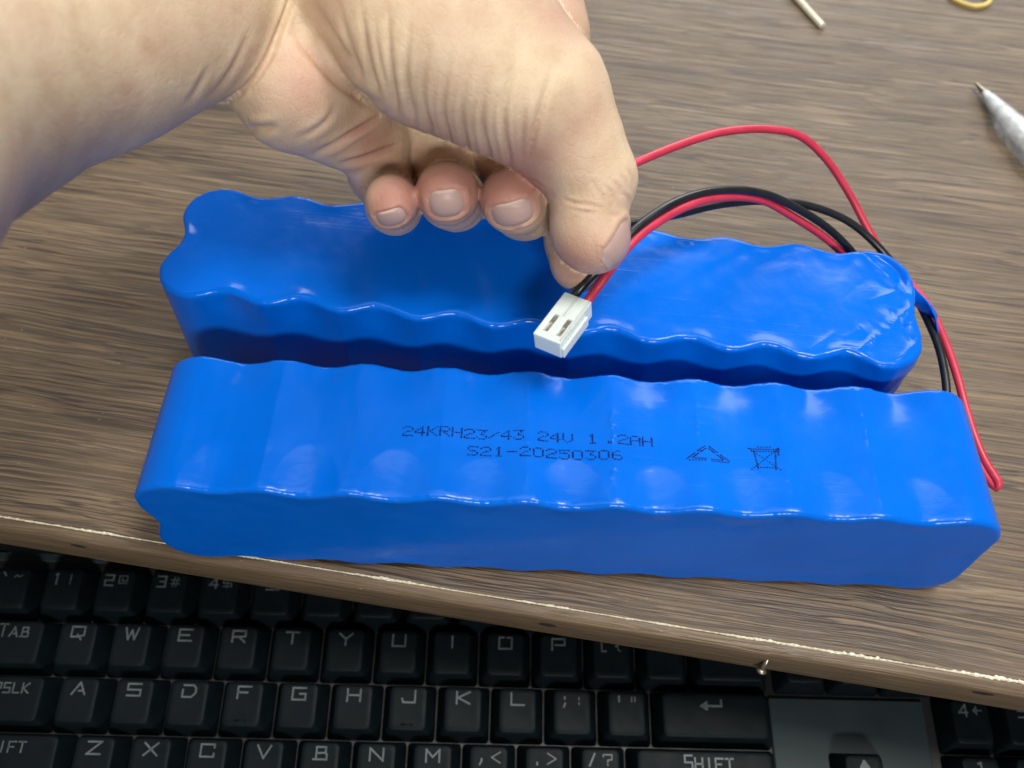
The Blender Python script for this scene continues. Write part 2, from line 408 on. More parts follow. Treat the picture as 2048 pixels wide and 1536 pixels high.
for i, (a, b) in enumerate((('1', '!'), ('2', '@'), ('3', '#'), ('4', '$'), ('5', None), ('6', None), ('7', None), ('8', None))):
    if b: letter_key(a, i - .5, 1, b)
    else: letter_key(a, i - .5, 1)
letter_key('`', -1.5, 1, '~')
for i in range(8, 12): keycap(i - .5, 1)
keycap(-1.5, 2.35)
for j in range(3): keycap(13.62 + j, 0)
k = keycap(14.5, -2); legend(k, [('up', 4.6, 8.2, 3.4, 4.2, .8)])
for j, (a, b) in enumerate((('4', 'left'), ('5', None))):
    k = letter_key(a, 16.62 + j, -1, b)
for j, a in enumerate(('1', '2')): letter_key(a, 16.62 + j, -2)
for j in range(2): keycap(16.62 + j, 0)
for i in range(8): keycap(-1.5 + i * 1.0, -3.0) if i < 2 else None
keycap(1.0, -3.0, 6.25)
# deck under the keys, raised panel beside the enter key, and the case
v, f = box_vf(-2.05 * U, 19.2 * U, -3.5 * U, 3.4 * U, -12.5, -9.6)
bevel(mesh_obj('deck_plate', v, f, MAT['case'], kb, smooth=False), 1.0)  # darker than the plate panel: shade between the keys put into its colour
v, f = box_vf(-2.2 * U, 19.35 * U, -3.7 * U, 3.6 * U, -26, -12.6)
bevel(mesh_obj('case', v, f, MAT['case'], kb, smooth=False), 2.0)
for (x0, x1, y0, y1) in ((-2.0 * U, 13.36 * U, 2.02 * U, 2.2 * U), (13.34 * U, 16.28 * U, -3.45 * U, -.22 * U)):
    v, f = box_vf(x0, x1, y0, y1, -9.59, -8.4)
    bevel(mesh_obj('deck_rib', v, f, MAT['plate'], kb, smooth=False), .9)

# ------------------------------------------------------------------ battery packs
P_ = 23.16
def nz(x, y, z, s=0): return mnoise.noise(Vector((x, y, z + s)))

FOLDS = [((-17, 47), (-1, 25), 1.1, .8), ((-1, 25), (-11, 13), .8, .7), ((-11, 13), (-21, 4), .9, .7), ((-8, 21), (-3, 9), -.8, 1.0), ((-8, 3), (0, 13), .9, .7),
         ((-14, 24), (-5, 30), .4, .8), ((-5, 30), (-2, 38), -.6, 1.2), ((-24, 9), (-13, 15), .35, .9), ((-34, 3), (-27, 10), .45, .9), ((-6, 14), (-1, 18), .5, .7)]
def folds_at(x, b, L):
    h = 0.0; x = x - L
    if x < -45: return 0.0
    for (a, c, amp, w) in FOLDS:
        dx, db = c[0] - a[0], c[1] - a[1]; t = min(1, max(0, ((x - a[0]) * dx + (b - a[1]) * db) / (dx * dx + db * db)))
        r = math.hypot(x - a[0] - t * dx, b - a[1] - t * db); h += amp * math.exp(-r / w) * (1 - .5 * abs(2 * t - 1))
    # the corner behind the long fold hangs lower
    s_ = ((x + 17) * 22 + (b - 47) * 16) / 27.2
    if s_ > 0: h -= min(3.0, .38 * s_)
    return h
def pack_mesh(name, L, W, C, amp_mid, amp_rim0, amp_rim, end_left, end_right, seed, seams=(), lip=0.7, rim_r=2.0, crumple=0.0, sag=0.0, dome=0.0):
    """shrink wrapped 2 x 10 block of round cells: x along the row, b across it, c along the cells' axis"""
    # outline samples: (x, b, nx, nb, valley amount, which: 0 front,1 right,2 back,3 left)
    p = L / 10; r1 = p / 2; r2 = W / 4
    O = []
    def arc(cx, cb, a0, n=16):
        for k in range(n):
            a = math.radians(a0 + 90 * k / n); c, s = math.cos(a), math.sin(a)
            O.append((cx + r1 * c, cb + r2 * s, c, s, 0.0, -1))
    n_long = 440; n_end = 46
    def sagv(x):
        t = abs(2 * ((x / p) % 1.0) - 1) ; t = 1 - t                   # 0 in the valley, 1 on the cell
        return 1 - (math.sqrt(t * t + .0) if False else t ** 1.7)
    arc(r1, r2, 180)
    for k in range(n_long):
        x = r1 + (L - 2 * r1) * k / n_long; O.append((x, 0, 0, -1, .5 * (1 + math.cos(2 * math.pi * x / p)), 0))
    arc(L - r1, r2, 270)
    for k in range(n_end):
        b = r2 + (W - 2 * r2) * k / n_end; O.append((L, b, 1, 0, .5 * (1 + math.cos(2 * math.pi * (b - W / 2) / (W / 2))), 1))
    arc(L - r1, W - r2, 0)
    for k in range(n_long):
        x = L - r1 - (L - 2 * r1) * k / n_long; O.append((x, W, 0, 1, .5 * (1 + math.cos(2 * math.pi * x / p)), 2))
    arc(r1, W - r2, 90)
    for k in range(n_end):
        b = W - r2 - (W - 2 * r2) * k / n_end; O.append((0, b, -1, 0, .5 * (1 + math.cos(2 * math.pi * (b - W / 2) / (W / 2))), 3))
    N = len(O)
    # stations from the middle of the lower cap, round the rim, up the side, round the rim, to the middle of the upper cap
    st = []
    capt = [1, .9, .8, .72, .64, .57, .5, .44, .39, .34, .3, .26, .225, .19, .16, .135, .11, .088, .068, .05, .034, .018]
    for t in capt: st.append(('cap', t, 0))
    for k in range(7): st.append(('rim', k / 6, 0))
    cs = np.concatenate([np.linspace(rim_r, 10, 14)[1:], np.linspace(10, C - 10, 40)[1:], np.linspace(C - 10, C - rim_r, 14)[1:-1]])
    for c in cs: st.append(('side', c, 0))
    for k in range(6, -1, -1): st.append(('rim', k / 6, 1))
    for t in capt[::-1]: st.append(('cap', t, 1))
    V = []
    for kind, t, upper in st:
        for (x, b, nx, nb, val, wh) in O:
            A_end = {0: 1, 2: 1, 1: end_right, 3: end_left, -1: 1}[wh]
            def inset(c):
                return (amp_mid + (amp_rim0 - amp_mid) * math.exp(-(c / 10.0) ** 2) + (amp_rim - amp_mid) * math.exp(-((C - c) / 9.0) ** 2)) * val * A_end
            if kind == 'side':
                c = t; e = inset(c)
                if wh in (0, 2):
                    mid = 1 - math.exp(-(c / 7.0) ** 2) - math.exp(-((C - c) / 7.0) ** 2)
                    e += amp_mid * max(0, mid) * (sagv(x) - val)
                    if dome:
                        xv = round(x / p) * p; k_ = int(round(x / p)); hd = dome * (.55 + .9 * abs(nz(k_ * 1.7, 3.3, 1.1, seed)))
                        rr_ = 1 - ((x - xv) / (9.6 + 1.2 * nz(k_, 7.7, 0, seed))) ** 2 - (c / (13.5 + 4 * nz(k_, 1.7, 0, seed))) ** 2
                        if rr_ > 0: e += hd * rr_
                d = -e + .10 * nz(x * .10, b * .10, c * .10, seed) + .07 * nz(x * .35, b * .35, c * .12, seed + 5)
                d += -sag * (1 - val) * 0
                for (sx, swh, sa) in seams:
                    if swh == wh:
                        wob = 1.1 * nz(c * .12, sx, 2, seed) + .5 * nz(c * .8, sx, 4, seed)
                        on = min(1, max(0, .25 + 1.6 * nz(c * .22, sx, 9, seed)))
                        g = (x - sx - wob) / .55
                        d += sa * on * math.exp(-g * g) * (.3 + 1.4 * abs(nz(c * 1.2, sx, 9, seed)))
                        g = (x - sx - 1.3 - wob) / .5
                        d += .6 * sa * on * math.exp(-g * g) * abs(nz(c * 1.0, sx, 3, seed))
                if crumple:
                    w = max(0, (x - (L - 26)) / 26)
                    d += crumple * w * (1.6 * nz(x * .09, b * .09, c * .07, seed + 8) + .8 * abs(nz(x * .2, b * .2, c * .12, seed + 11)))
                V.append((x + nx * d, b + nb * d, c))
            else:
                c0 = 0 if not upper else C; e = inset(C if upper else 0)
                if dome and not upper and wh in (0, 2):
                    xv = round(x / p) * p; k_ = int(round(x / p)); hd = dome * (.55 + .9 * abs(nz(k_ * 1.7, 3.3, 1.1, seed)))
                    rr_ = 1 - ((x - xv) / (9.6 + 1.2 * nz(k_, 7.7, 0, seed))) ** 2
                    if rr_ > 0: e += hd * rr_
                if kind == 'rim':
                    a = t * math.pi / 2; inn = rim_r * (1 - math.sin(a)); dc = rim_r * (1 - math.cos(a))
                    wr = (.28 * nz(x * .33, b * .33, upper * 7, seed + 3) + .16 * nz(x * .85, b * .85, upper * 7, seed + 4)) * math.sin(2 * a)
                    d = -e - inn + wr
                    if crumple:
                        w = max(0, (x - (L - 26)) / 26)
                        d += crumple * w * (1.6 * nz(x * .09, b * .09, (dc if not upper else C - dc) * .07, seed + 8) + .8 * abs(nz(x * .2, b * .2, (dc if not upper else C - dc) * .12, seed + 11)))
                    lipz = lip * val ** 2 * (.6 + .8 * nz(x * .09, b * .09, upper, seed + 6)) * (1 - t)
                    px_, pb_, pc_ = x + nx * d, b + nb * d, (dc if not upper else C - dc) + (1 if upper else -1) * lipz
                else:
                    mx = min(max(x, W / 2), L - W / 2); mb = W / 2
                    d = -e - rim_r
                    ox, ob = x + nx * d, b + nb * d
                    px_, pb_ = ox + (mx - ox) * t, ob + (mb - ob) * t
                    dist = t * W / 2
                    lipz = lip * val ** 2 * (.6 + .8 * nz(x * .09, b * .09, upper, seed + 6)) * math.exp(-(dist / 2.2) ** 2)
                    dip = -.12 * val * math.exp(-((dist - 6) / 4) ** 2)
                    q = .08 * nz(px_ * .055, pb_ * .055, upper * 5, seed + 2) + .05 * nz(px_ * .25, pb_ * .25, upper * 5, seed + 7)
                    if crumple:
                        w = max(0, (px_ - (L - 38)) / 38)
                        q += crumple * w * (.35 * nz(px_ * .06, pb_ * .06, upper, seed + 8) + .5 * abs(nz(px_ * .11, pb_ * .09, upper, seed + 13)) - .1)
                        q += folds_at(px_, pb_, L) * (1 - math.exp(-(dist + .3) / .8))
                    pc_ = c0 + (1 if upper else -1) * (lipz + dip + q)
                V.append((px_, pb_, pc_))
    F = []
    for i in range(len(st) - 1):
        for k in range(N):
            a = i * N + k; b_ = i * N + (k + 1) % N; F.append((a, b_, b_ + N, a + N))
    return V, F

# --- pack lying on its side in front: cell ends face the viewer
LF, WF, CF = 231.6, 44.9, 42.4
front = empty('battery_pack', (0, 0, 0))
tag(front, 'blue shrink wrapped battery pack on its side with printed code, at the desk edge', 'battery pack')
seams = [(P_ * (i + .5), 2, a) for i, a in ((1, .2), (4, .34), (5, .45), (6, .38), (7, .24), (8, .46))]
V, F = pack_mesh('wrap', LF, WF, CF, 1.0, 1.2, 2.7, 2.0, .15, 1.0, seams=seams, lip=.18, rim_r=1.5, dome=.85)
V = [(x, c, b) for (x, b, c) in V]                        # b -> up, c -> depth
wrap_f = mesh_obj('wrap', V, [q[::-1] for q in F], MAT['film'], front)
# --- pack standing behind: cell ends face up
LR, WR, CRr = 231.6, 46.4, 44.1
rear = empty('battery_pack', (-10.83, 65.1, 0), (0, 0, -.0676))
tag(rear, 'plain blue shrink wrapped battery pack standing upright under the hand', 'battery pack')
V, F = pack_mesh('wrap', LR, WR, CRr, 1.0, 2.7, 2.7, 1.25, .4, 21.0, lip=1.0, rim_r=1.7, crumple=1.0)
wrap_r = mesh_obj('wrap', V, F, MAT['film'], rear)

# --- dot matrix print on the front pack's upper side
D57 = {'2': '01110 10001 00001 00110 01000 10000 11111', '4': '00010 00110 01010 10010 11111 00010 00010', 'K': '10001 10010 10100 11000 10100 10010 10001',
 'R': '11110 10001 10001 11110 10100 10010 10001', 'H': '10001 10001 10001 11111 10001 10001 10001', '3': '11111 00010 00100 00110 00001 10001 01110', '/': '00000 00001 00010 00100 01000 10000 00000',
 'V': '10001 10001 10001 10001 10001 01010 00100', '1': '00100 01100 00100 00100 00100 00100 01110', '.': '00000 00000 00000 00000 00000 01100 01100', 'A': '01110 10001 10001 11111 10001 10001 10001',
 'S': '01111 10000 10000 01110 00001 00001 11110', '-': '00000 00000 00000 11111 00000 00000 00000', '0': '01110 10001 10001 10001 10001 10001 01110', '5': '11111 10000 11110 00001 00001 10001 01110',
 '6': '00110 01000 10000 11110 10001 10001 01110', ' ': '00000 00000 00000 00000 00000 00000 00000'}
from mathutils.bvhtree import BVHTree
bvh = BVHTree.FromPolygons([tuple(v.co) for v in wrap_f.data.vertices], [tuple(p.vertices) for p in wrap_f.data.polygons])
def dots(name, pts, r):
    V = []; F = []
    for (x, y) in pts:
        h = bvh.ray_cast(Vector((x * S, y * S, .08)), Vector((0, 0, -1)))
        z = (h[0].z / S if h[0] else WF) + .035
        k = len(V); rr = r * random.uniform(.8, 1.15); nn = h[1] if h[0] else Vector((0, 0, 1))
        V.append((x, y, z))
        for j in range(7):
            a = 2 * math.pi * j / 7; dx, dy = rr * 1.15 * math.cos(a), rr * .85 * math.sin(a)
            V.append((x + dx, y + dy, z - (nn.x * dx + nn.y * dy) / max(.2, nn.z)))
        F += [(k, k + 1 + j, k + 1 + (j + 1) % 7) for j in range(7)]
    return mesh_obj(name, V, F, MAT['ink'], front, smooth=False)
def text_pts(s, x0, y0, adv, dx, dy, slope):
    pts = []
    x00 = x0
    for i, ch in enumerate(s):
        if ch == '.': x0 += 1.6
        for r_, row in enumerate(D57[ch].split()):
            for c_, b in enumerate(row):
                if b == '1':
                    x = x0 + i * adv + c_ * dx + random.uniform(-.04, .04)
                    pts.append((x, y0 - r_ * dy + slope * (x - x00) + random.uniform(-.04, .04)))
    return pts
dots('printed_rating', text_pts('24KRH23/43 24V 1.2AH', 70.4, 21.9, 3.34, .62, .46, .002), .27)
dots('printed_date_code', text_pts('S21-20250306', 88.3, 16.6, 3.52, .62, .44, .006), .27)
# recycling triangle and crossed-out bin, also in dots
pts = []
def dseg(a, b, n):
    for k in range(n): pts.append((a[0] + (b[0] - a[0]) * k / max(1, n - 1), a[1] + (b[1] - a[1]) * k / max(1, n - 1)))
for off in (0, 1.1):
    c0 = (152.8, 17.6)
    tri = [(-6.3 + off * 1.6, -2.4 + off * .5), (0, 2.6 - off * .8), (6.3 - off * 1.6, -2.4 + off * .5)]
    tri = [(c0[0] + a, c0[1] + b) for a, b in tri]
    for i in range(3):
        a, b = tri[i], tri[(i + 1) % 3]
        a2 = (a[0] + (b[0] - a[0]) * .08, a[1] + (b[1] - a[1]) * .08); b2 = (a[0] + (b[0] - a[0]) * .90, a[1] + (b[1] - a[1]) * .90)
        m1 = (a2[0] + (b2[0] - a2[0]) * .42, a2[1] + (b2[1] - a2[1]) * .42); m2 = (a2[0] + (b2[0] - a2[0]) * .60, a2[1] + (b2[1] - a2[1]) * .60)
        dseg(a2, m1, 7); dseg(m2, b2, 6)
dots('printed_recycling_mark', pts, .25)
pts = []
bx, by = 168.3, 17.0
dseg((bx - 4.2, by + 2.9), (bx + 3.9, by + 2.6), 13); dseg((bx - 3.4, by + 2.2), (bx + 3.4, by + 2.0), 10); dseg((bx - 1.6, by + 3.5), (bx + 1.6, by + 3.4), 5)
dseg((bx - 2.8, by + 2.2), (bx - 2.2, by - 3.2), 11); dseg((bx + 2.9, by + 2.0), (bx + 2.4, by - 3.4), 11); dseg((bx - 2.2, by - 2.8), (bx + 2.4, by - 3.0), 7)
dseg((bx - 4.0, by + 3.0), (bx + 3.6, by - 3.6), 13); dseg((bx + 3.8, by + 3.0), (bx - 3.9, by - 3.4), 13); dseg((bx + 3.7, by + 3), (bx + 3.6, by + 1), 5)
dots('printed_bin_mark', pts, .26)

# ------------------------------------------------------------------ wires (each keeps to one pack)
K93 = .93
def W(u, v, D): return PX(u, v, D)
Mrear = Matrix.Translation((-10.83, 65.1, 0)) @ Matrix.Rotation(-.0676, 4, 'Z'); Minv = np.array(Mrear.inverted())
def to_rear(P): return (Minv @ np.array([*P, 1.0]))[:3]
WR_ = 1.28
def wire(name, pts, mat, pack, r=WR_):
    path = spline(pts, 1.5)
    if pack is rear: path = np.array([to_rear(q) for q in path])
    return mesh_obj(name, *tube_vf(path, r, 14), mat, pack)
# the pair that ends in the plug, pinched between thumb and index
wire('black_wire', [W(1128, 620, 249.5), W(1150, 590, 251), W(1166, 571, 250.6), W(1190, 545, 249), W(1222, 512, 249.5), W(1250, 480, 250.5), W(1300, 435, 255), W(1370, 396, 262), W(1450, 380, 271), W(1530, 388, 280),
     W(1600, 420, 289), W(1660, 460, 297), W(1705, 505, 303), W(1745, 560, 309), W(1765, 620, 312)], MAT['black'], rear)
wire('red_wire', [W(1155, 632, 247.5), W(1176, 601, 249.2), W(1190, 582, 249.4), W(1212, 552, 249), W(1236, 520, 249.6), W(1262, 488, 250.8), W(1310, 448, 256), W(1380, 410, 263), W(1455, 394, 273), W(1525, 401, 282),
     W(1590, 436, 291), W(1645, 472, 298), W(1690, 512, 304), W(1735, 570, 310), W(1757, 630, 313)], MAT['red'], rear)
# the pair of the pack in front: up its end, past the rear pack, and in a loop behind the hand
wire('red_wire', [W(1080, 400, 268), W(1160, 370, 266), W(1270, 326, 268), W(1350, 293, 274), W(1440, 265, 280), W(1530, 258, 286), W(1600, 272, 292), W(1652, 318, 298), W(1700, 390, 304), W(1735, 456, 307), W(1775, 520, 308),
     W(1822, 568, 303), W(1860, 618, 297), W(1893, 690, 290), W(1915, 755, 285), W(1931, 815, 281.5), W(1950, 875, 278), W(1970, 922, 275.5), W(1989, 952, 274), W(1997, 966, 273.3), W(1993, 976, 274), W(1980, 962, 275), W(1955, 925, 276.5), W(1925, 890, 279)], MAT['red'], front)
wire('black_wire', [W(1090, 470, 268), W(1180, 455, 266), W(1260, 446, 268), W(1350, 430, 274), W(1440, 409, 281), W(1530, 402, 288), W(1620, 412, 295), W(1700, 445, 301), W(1755, 492, 304), W(1795, 540, 304),
     W(1828, 588, 299), W(1852, 634, 294), W(1876, 690, 288), W(1889, 745, 283.5), W(1893, 790, 280.5), W(1885, 830, 278), W(1860, 870, 276)], MAT['black'], front)

# ------------------------------------------------------------------ plug
# corners of its upper face, from the back (wire side) to the front
cB = W(1130, 584, 250.0); cBr = W(1183.5, 604, 246.7)
ax = cBr - cB; PW = np.linalg.norm(ax); ax /= PW
cF = W(1070, 668, 241.5)
ay = cF - cB; ay -= ax * np.dot(ay, ax); LEN = np.linalg.norm(ay); ay /= LEN
az = np.cross(ay, ax); az = az if np.dot(az, CT - cB) > 0 else -az
PH = 5.8
Mp = Matrix(((ax[0], ay[0], az[0], cB[0] * S), (ax[1], ay[1], az[1], cB[1] * S), (ax[2], ay[2], az[2], cB[2] * S), (0, 0, 0, 1)))
plug = empty('plug'); plug.parent = rear
plug.matrix_local = Matrix.Translation(Vector((10.83 * S, -65.1 * S, 0))) @ Matrix.Identity(4)
plug.matrix_local = Matrix.Scale(1, 4) @ (Matrix.Rotation(.0676, 4, 'Z') @ Matrix.Translation((10.83 * S, -65.1 * S, 0))) @ Mp
# housing: a block with two windows sunk into the top
sl = [(1.55, 2.95), (1.55 + 3.96, 2.95 + 3.96)]; y0s, y1s = LEN * .48, LEN * .86
def housing():
    X = [0, sl[0][0], sl[0][1], sl[1][0], sl[1][1], PW]; Y = [0, y0s, y1s, LEN]
    V = []; F = []
    def q(*p):
        k = len(V); V.extend(p); F.append(tuple(range(k, k + len(p))))
    for i in range(5):
        for j in range(3):
            hole = (i in (1, 3)) and j == 1
            z = -1.1 if hole else 0
            q((X[i], Y[j], z), (X[i], Y[j + 1], z), (X[i + 1], Y[j + 1], z), (X[i + 1], Y[j], z)) if not hole else None
            if hole:
                a, b, c, d = X[i], X[i + 1], Y[j], Y[j + 1]
                q((a, c, 0), (a, d, 0), (a, d, z), (a, c, z)); q((b, c, 0), (b, c, z), (b, d, z), (b, d, 0))
                q((a, c, 0), (a, c, z), (b, c, z), (b, c, 0)); q((a, d, 0), (b, d, 0), (b, d, z), (a, d, z))
                q((a, c, z), (a, d, z), (b, d, z), (b, c, z))
    q((0, 0, 0), (PW, 0, 0), (PW, 0, -PH), (0, 0, -PH)); q((0, LEN, 0), (0, LEN, -PH), (PW, LEN, -PH), (PW, LEN, 0))
    q((0, 0, 0), (0, 0, -PH), (0, LEN, -PH), (0, LEN, 0)); q((PW, 0, 0), (PW, LEN, 0), (PW, LEN, -PH), (PW, 0, -PH))
    q((0, 0, -PH), (PW, 0, -PH), (PW, LEN, -PH), (0, LEN, -PH))
    return V, F
import bmesh
def clean(o, dist=.0004):
    bm = bmesh.new(); bm.from_mesh(o.data); bmesh.ops.remove_doubles(bm, verts=bm.verts, dist=dist * S * 10)
    bmesh.ops.recalc_face_normals(bm, faces=bm.faces); bm.to_mesh(o.data); bm.free(); return o
h = mesh_obj('housing', *housing(), MAT['nylon'], plug, smooth=False); clean(h); bevel(h, .28, 2)
for (a, b) in ((3.95, 4.5), (7.6, 8.2)):                 # raised ribs along the wire half
    v, f = box_vf(a, b, .25, LEN * (.48 if a < 5 else .95), -.05, .16)
    bevel(mesh_obj('rib', v, f, MAT['nylon'], plug, smooth=False), .08, 2)
v, f = box_vf(PW - .03, PW + .75, .2 * LEN, LEN - .35, -PH + .15, -PH * .38)
bevel(mesh_obj('latch', v, f, MAT['nylon'], plug, smooth=False), .18, 2)
for a, b in sl:
    ym = y0s + (y1s - y0s) * .42
    V = [(a + .12, y0s + .1, -.4), (b - .12, y0s + .1, -.4), (b - .12, ym - .3, -.3), (a + .12, ym + .4, -.3), (a + .12, ym + .5, -.85), (b - .12, ym - .2, -.85), (b - .12, y1s - .6, -.8), (a + .12, y1s - .6, -.8), (a + .12, y1s - .08, -.3), (b - .12, y1s - .08, -.3)]
    F = [(0, 1, 2, 3), (3, 2, 5, 4), (4, 5, 6, 7), (7, 6, 9, 8)]
    mesh_obj('terminal', V, F, MAT['tin'], plug, smooth=False)

# --- torn flap of film at the rear pack's wire end
def patch(name, grid, mat, parent, thick=.12):
    g = np.array(grid, float); nu, nv = g.shape[:2]
    # bicubic-ish upsample by splines
    rows = [spline(g[i], 1.0) for i in range(nu)]
    m = max(len(r) for r in rows); rs = []
    for r in rows:
        t = np.linspace(0, len(r) - 1, m); i0 = np.floor(t).astype(int).clip(0, len(r) - 2); ft = (t - i0)[:, None]
        rs.append(r[i0] * (1 - ft) + r[i0 + 1] * ft)
    rs = np.array(rs); cols = [spline(rs[:, j], 1.0) for j in range(m)]; n_ = max(len(c) for c in cols); cs_ = []
    for c in cols:
        t = np.linspace(0, len(c) - 1, n_); i0 = np.floor(t).astype(int).clip(0, len(c) - 2); ft = (t - i0)[:, None]
        cs_.append(c[i0] * (1 - ft) + c[i0 + 1] * ft)
    cs_ = np.array(cs_)
    V = []; F = []
    for j in range(m):
        for i in range(n_):
            q = cs_[j, i]; w = np.array([nz(q[0] * .3, q[1] * .3, q[2] * .3, 2), nz(q[0] * .3, q[1] * .3, q[2] * .3, 5), nz(q[0] * .3, q[1] * .3, q[2] * .3, 8)]) * .5
            V.append(q + w)
    for j in range(m - 1):
        for i in range(n_ - 1):
            a = j * n_ + i; F.append((a, a + 1, a + n_ + 1, a + n_))
    o = mesh_obj(name, V, F, mat, parent)
    s = o.modifiers.new('t', 'SOLIDIFY'); s.thickness = thick * S
    return o
flap = [[W(1800, 538, 291), W(1828, 574, 289.5), W(1846, 592, 288.5), W(1864, 612, 288), W(1874, 632, 289)],
        [W(1790, 560, 290), W(1822, 586, 290), W(1848, 604, 288.8), W(1868, 630, 287.6), W(1878, 660, 288.5)],
        [W(1780, 590, 289), W(1812, 604, 292), W(1842, 622, 294), W(1866, 640, 293), W(1872, 684, 292)]]
patch('film_flap', [[to_rear(q) for q in r] for r in flap], MAT['film'], rear)

# ------------------------------------------------------------------ the hand
hand_scale = 1.0
def cam3(u, v, D): return np.array([(u - 1024) / FPX * D, (768 - v) / FPX * D, -D])

H_ = 1.0
lo = np.array([-250.0, 18.0, -320.0]); hi = np.array([44.0, 172.0, -86.0])
gs = [np.arange(lo[i], hi[i], H_, dtype=np.float32) for i in range(3)]
SH = tuple(len(g) for g in gs)
def field(): return np.full(SH, 60.0, np.float32)
def sub(bmin, bmax):
    sl_ = []
    for i in range(3):
        a = int(np.clip((bmin[i] - lo[i]) / H_, 0, SH[i])); b = int(np.clip((bmax[i] - lo[i]) / H_ + 2, 0, SH[i])); sl_.append(slice(a, max(a, b)))
    return tuple(sl_)
def smin(a, b, k):
    h = np.clip(k - np.abs(a - b), 0, None) / k
    return np.minimum(a, b) - h * h * k * .25
def rcone(Fd, a, b, r1, r2, k=3.0, squash=None):
    """round cone a->b; squash=(dir, factor): flatten along a direction"""
    a = np.array(a, np.float32); b = np.array(b, np.float32); m = max(r1, r2) + 14
    s_ = sub(np.minimum(a, b) - m, np.maximum(a, b) + m)
    X = gs[0][s_[0]][:, None, None] - a[0]; Y = gs[1][s_[1]][None, :, None] - a[1]; Z = gs[2][s_[2]][None, None, :] - a[2]
    ba = b - a
    if squash is not None:
        n_, fct = squash; n_ = np.array(n_, np.float32); n_ /= np.linalg.norm(n_)
        dd = (X * n_[0] + Y * n_[1] + Z * n_[2]) * (fct - 1)
        X = X + dd * n_[0]; Y = Y + dd * n_[1]; Z = Z + dd * n_[2]
        ba = ba + np.dot(ba, n_) * (fct - 1) * n_
    L2 = float(ba @ ba)
    h = np.clip((X * ba[0] + Y * ba[1] + Z * ba[2]) / max(L2, 1e-6), 0, 1)
    d = np.sqrt((X - ba[0] * h) ** 2 + (Y - ba[1] * h) ** 2 + (Z - ba[2] * h) ** 2) - (r1 + (r2 - r1) * h)
    Fd[s_] = smin(Fd[s_], d, k)
def ball(Fd, c, r, k=4, squash=None): rcone(Fd, c, np.array(c) + 1e-3, r, r, k, squash)
def chain(Fd, pts, k=3.0):
    for (a, ra), (b, rb) in zip(pts, pts[1:]): rcone(Fd, a, b, ra, rb, k)
def q(u, v, D, r): return (cam3(u, v, D * K93), r)

palm = field()
# forearm and wrist
chain(palm, [q(-980, 470, 108, 37), q(-560, 300, 150, 36), q(-160, 112, 195, 31), q(150, 22, 222, 27.5), q(345, -20, 240, 25)], 10)
chain(palm, [q(-160, 146, 192, 24.5), q(140, 74, 222, 21.5), q(330, 32, 241, 20.5)], 10)
# palm slab from the wrist to the knuckles
arm = palm; palm = field()
for (u, v, D, r) in ((770, 215, 296, 13), (870, 150, 300, 13.5), (970, 85, 300, 14), (1065, 20, 296, 14)):
    chain(palm, [q(470, -10, 262, 17), q(u, v, D, r)], 8)
chain(palm, [q(400, -10, 250, 21), q(520, 30, 262, 20), q(700, 0, 275, 18)], 8)
# heel of the hand on the little finger side
chain(palm, [q(545, 120, 261, 15.5), q(600, 180, 265, 15.5), q(680, 235, 277, 12.5), q(735, 285, 287, 10.5)], 6)
ball(palm, cam3(585, 175, 258 * K93), 13.5, 6)
base = np.where(True, smin(arm, palm, 2.6), 0)
del arm, palm
# fingers
def finger(pts, k=3): 
    F_ = field(); chain(F_, [q(*p) for p in pts], k); return F_
pinky = finger([(745, 290, 290, 9.6), (760, 348, 302, 9.2), (790, 416, 282, 7.2), (787, 412, 272, 7.2), (784, 406, 264, 6.8)])
ball(pinky, cam3(783, 398, 262 * K93), 6.0, 4)
ring = finger([(860, 215, 296, 10.5), (880, 334, 310, 10.6), (912, 402, 284, 8.3), (903, 396, 273, 8.4), (896, 390, 264, 7.9)])
ball(ring, cam3(892, 382, 262 * K93), 7.2, 4)
middle = finger([(965, 140, 298, 11), (1008, 316, 310, 10.8), (1064, 402, 286, 9.0), (1048, 412, 275, 9.0), (1034, 405, 265, 8.5)])
ball(middle, cam3(1024, 398, 263 * K93), 7.9, 4)
index = finger([(1066, -40, 294, 12), (1104, 70, 292, 10.6), (1122, 300, 306, 10.6), (1146, 420, 286, 8.6), (1151, 480, 279.5, 8.3), (1158, 518, 276, 7.8)])
ball(index, cam3(1163, 532, 274.5 * K93), 7.0, 4)
# thumb with the thenar mass
thumb = field()
chain(thumb, [q(690, -90, 260, 24), q(800, -42, 253, 24), q(915, 58, 248, 23.3), q(1080, 198, 250, 16.2), q(1150, 300, 254, 12.0)], 9)
rcone(thumb, cam3(1150, 300, 254 * K93), cam3(1184, 365, 256 * K93), 12.2, 10.6, 5)
rcone(thumb, cam3(1184, 365, 256 * K93), cam3(1177, 432, 257 * K93), 10.2, 8.8, 4)
rcone(thumb, cam3(1177, 432, 257 * K93), cam3(1190, 488, 257.4 * K93), 8.8, 7.7, 4)
ball(thumb, cam3(1196, 474, 257 * K93), 7.6, 4); ball(thumb, cam3(1202, 352, 257 * K93), 8.0, 5)
ball(thumb, cam3(1165, 470, 259 * K93), 7.8, 4)
ball(thumb, cam3(850, 72, 243 * K93), 19.5, 10); ball(thumb, cam3(985, 152, 244 * K93), 16, 9)
ball(thumb, cam3(1045, 196, 245 * K93), 12.5, 7)
tot = np.minimum(smin(base, thumb, 3.0), 60)
for fg, kk in ((pinky, 5), (ring, 5), (middle, 5), (index, 6)):
    tot = np.minimum(tot, smin(base, fg, kk))
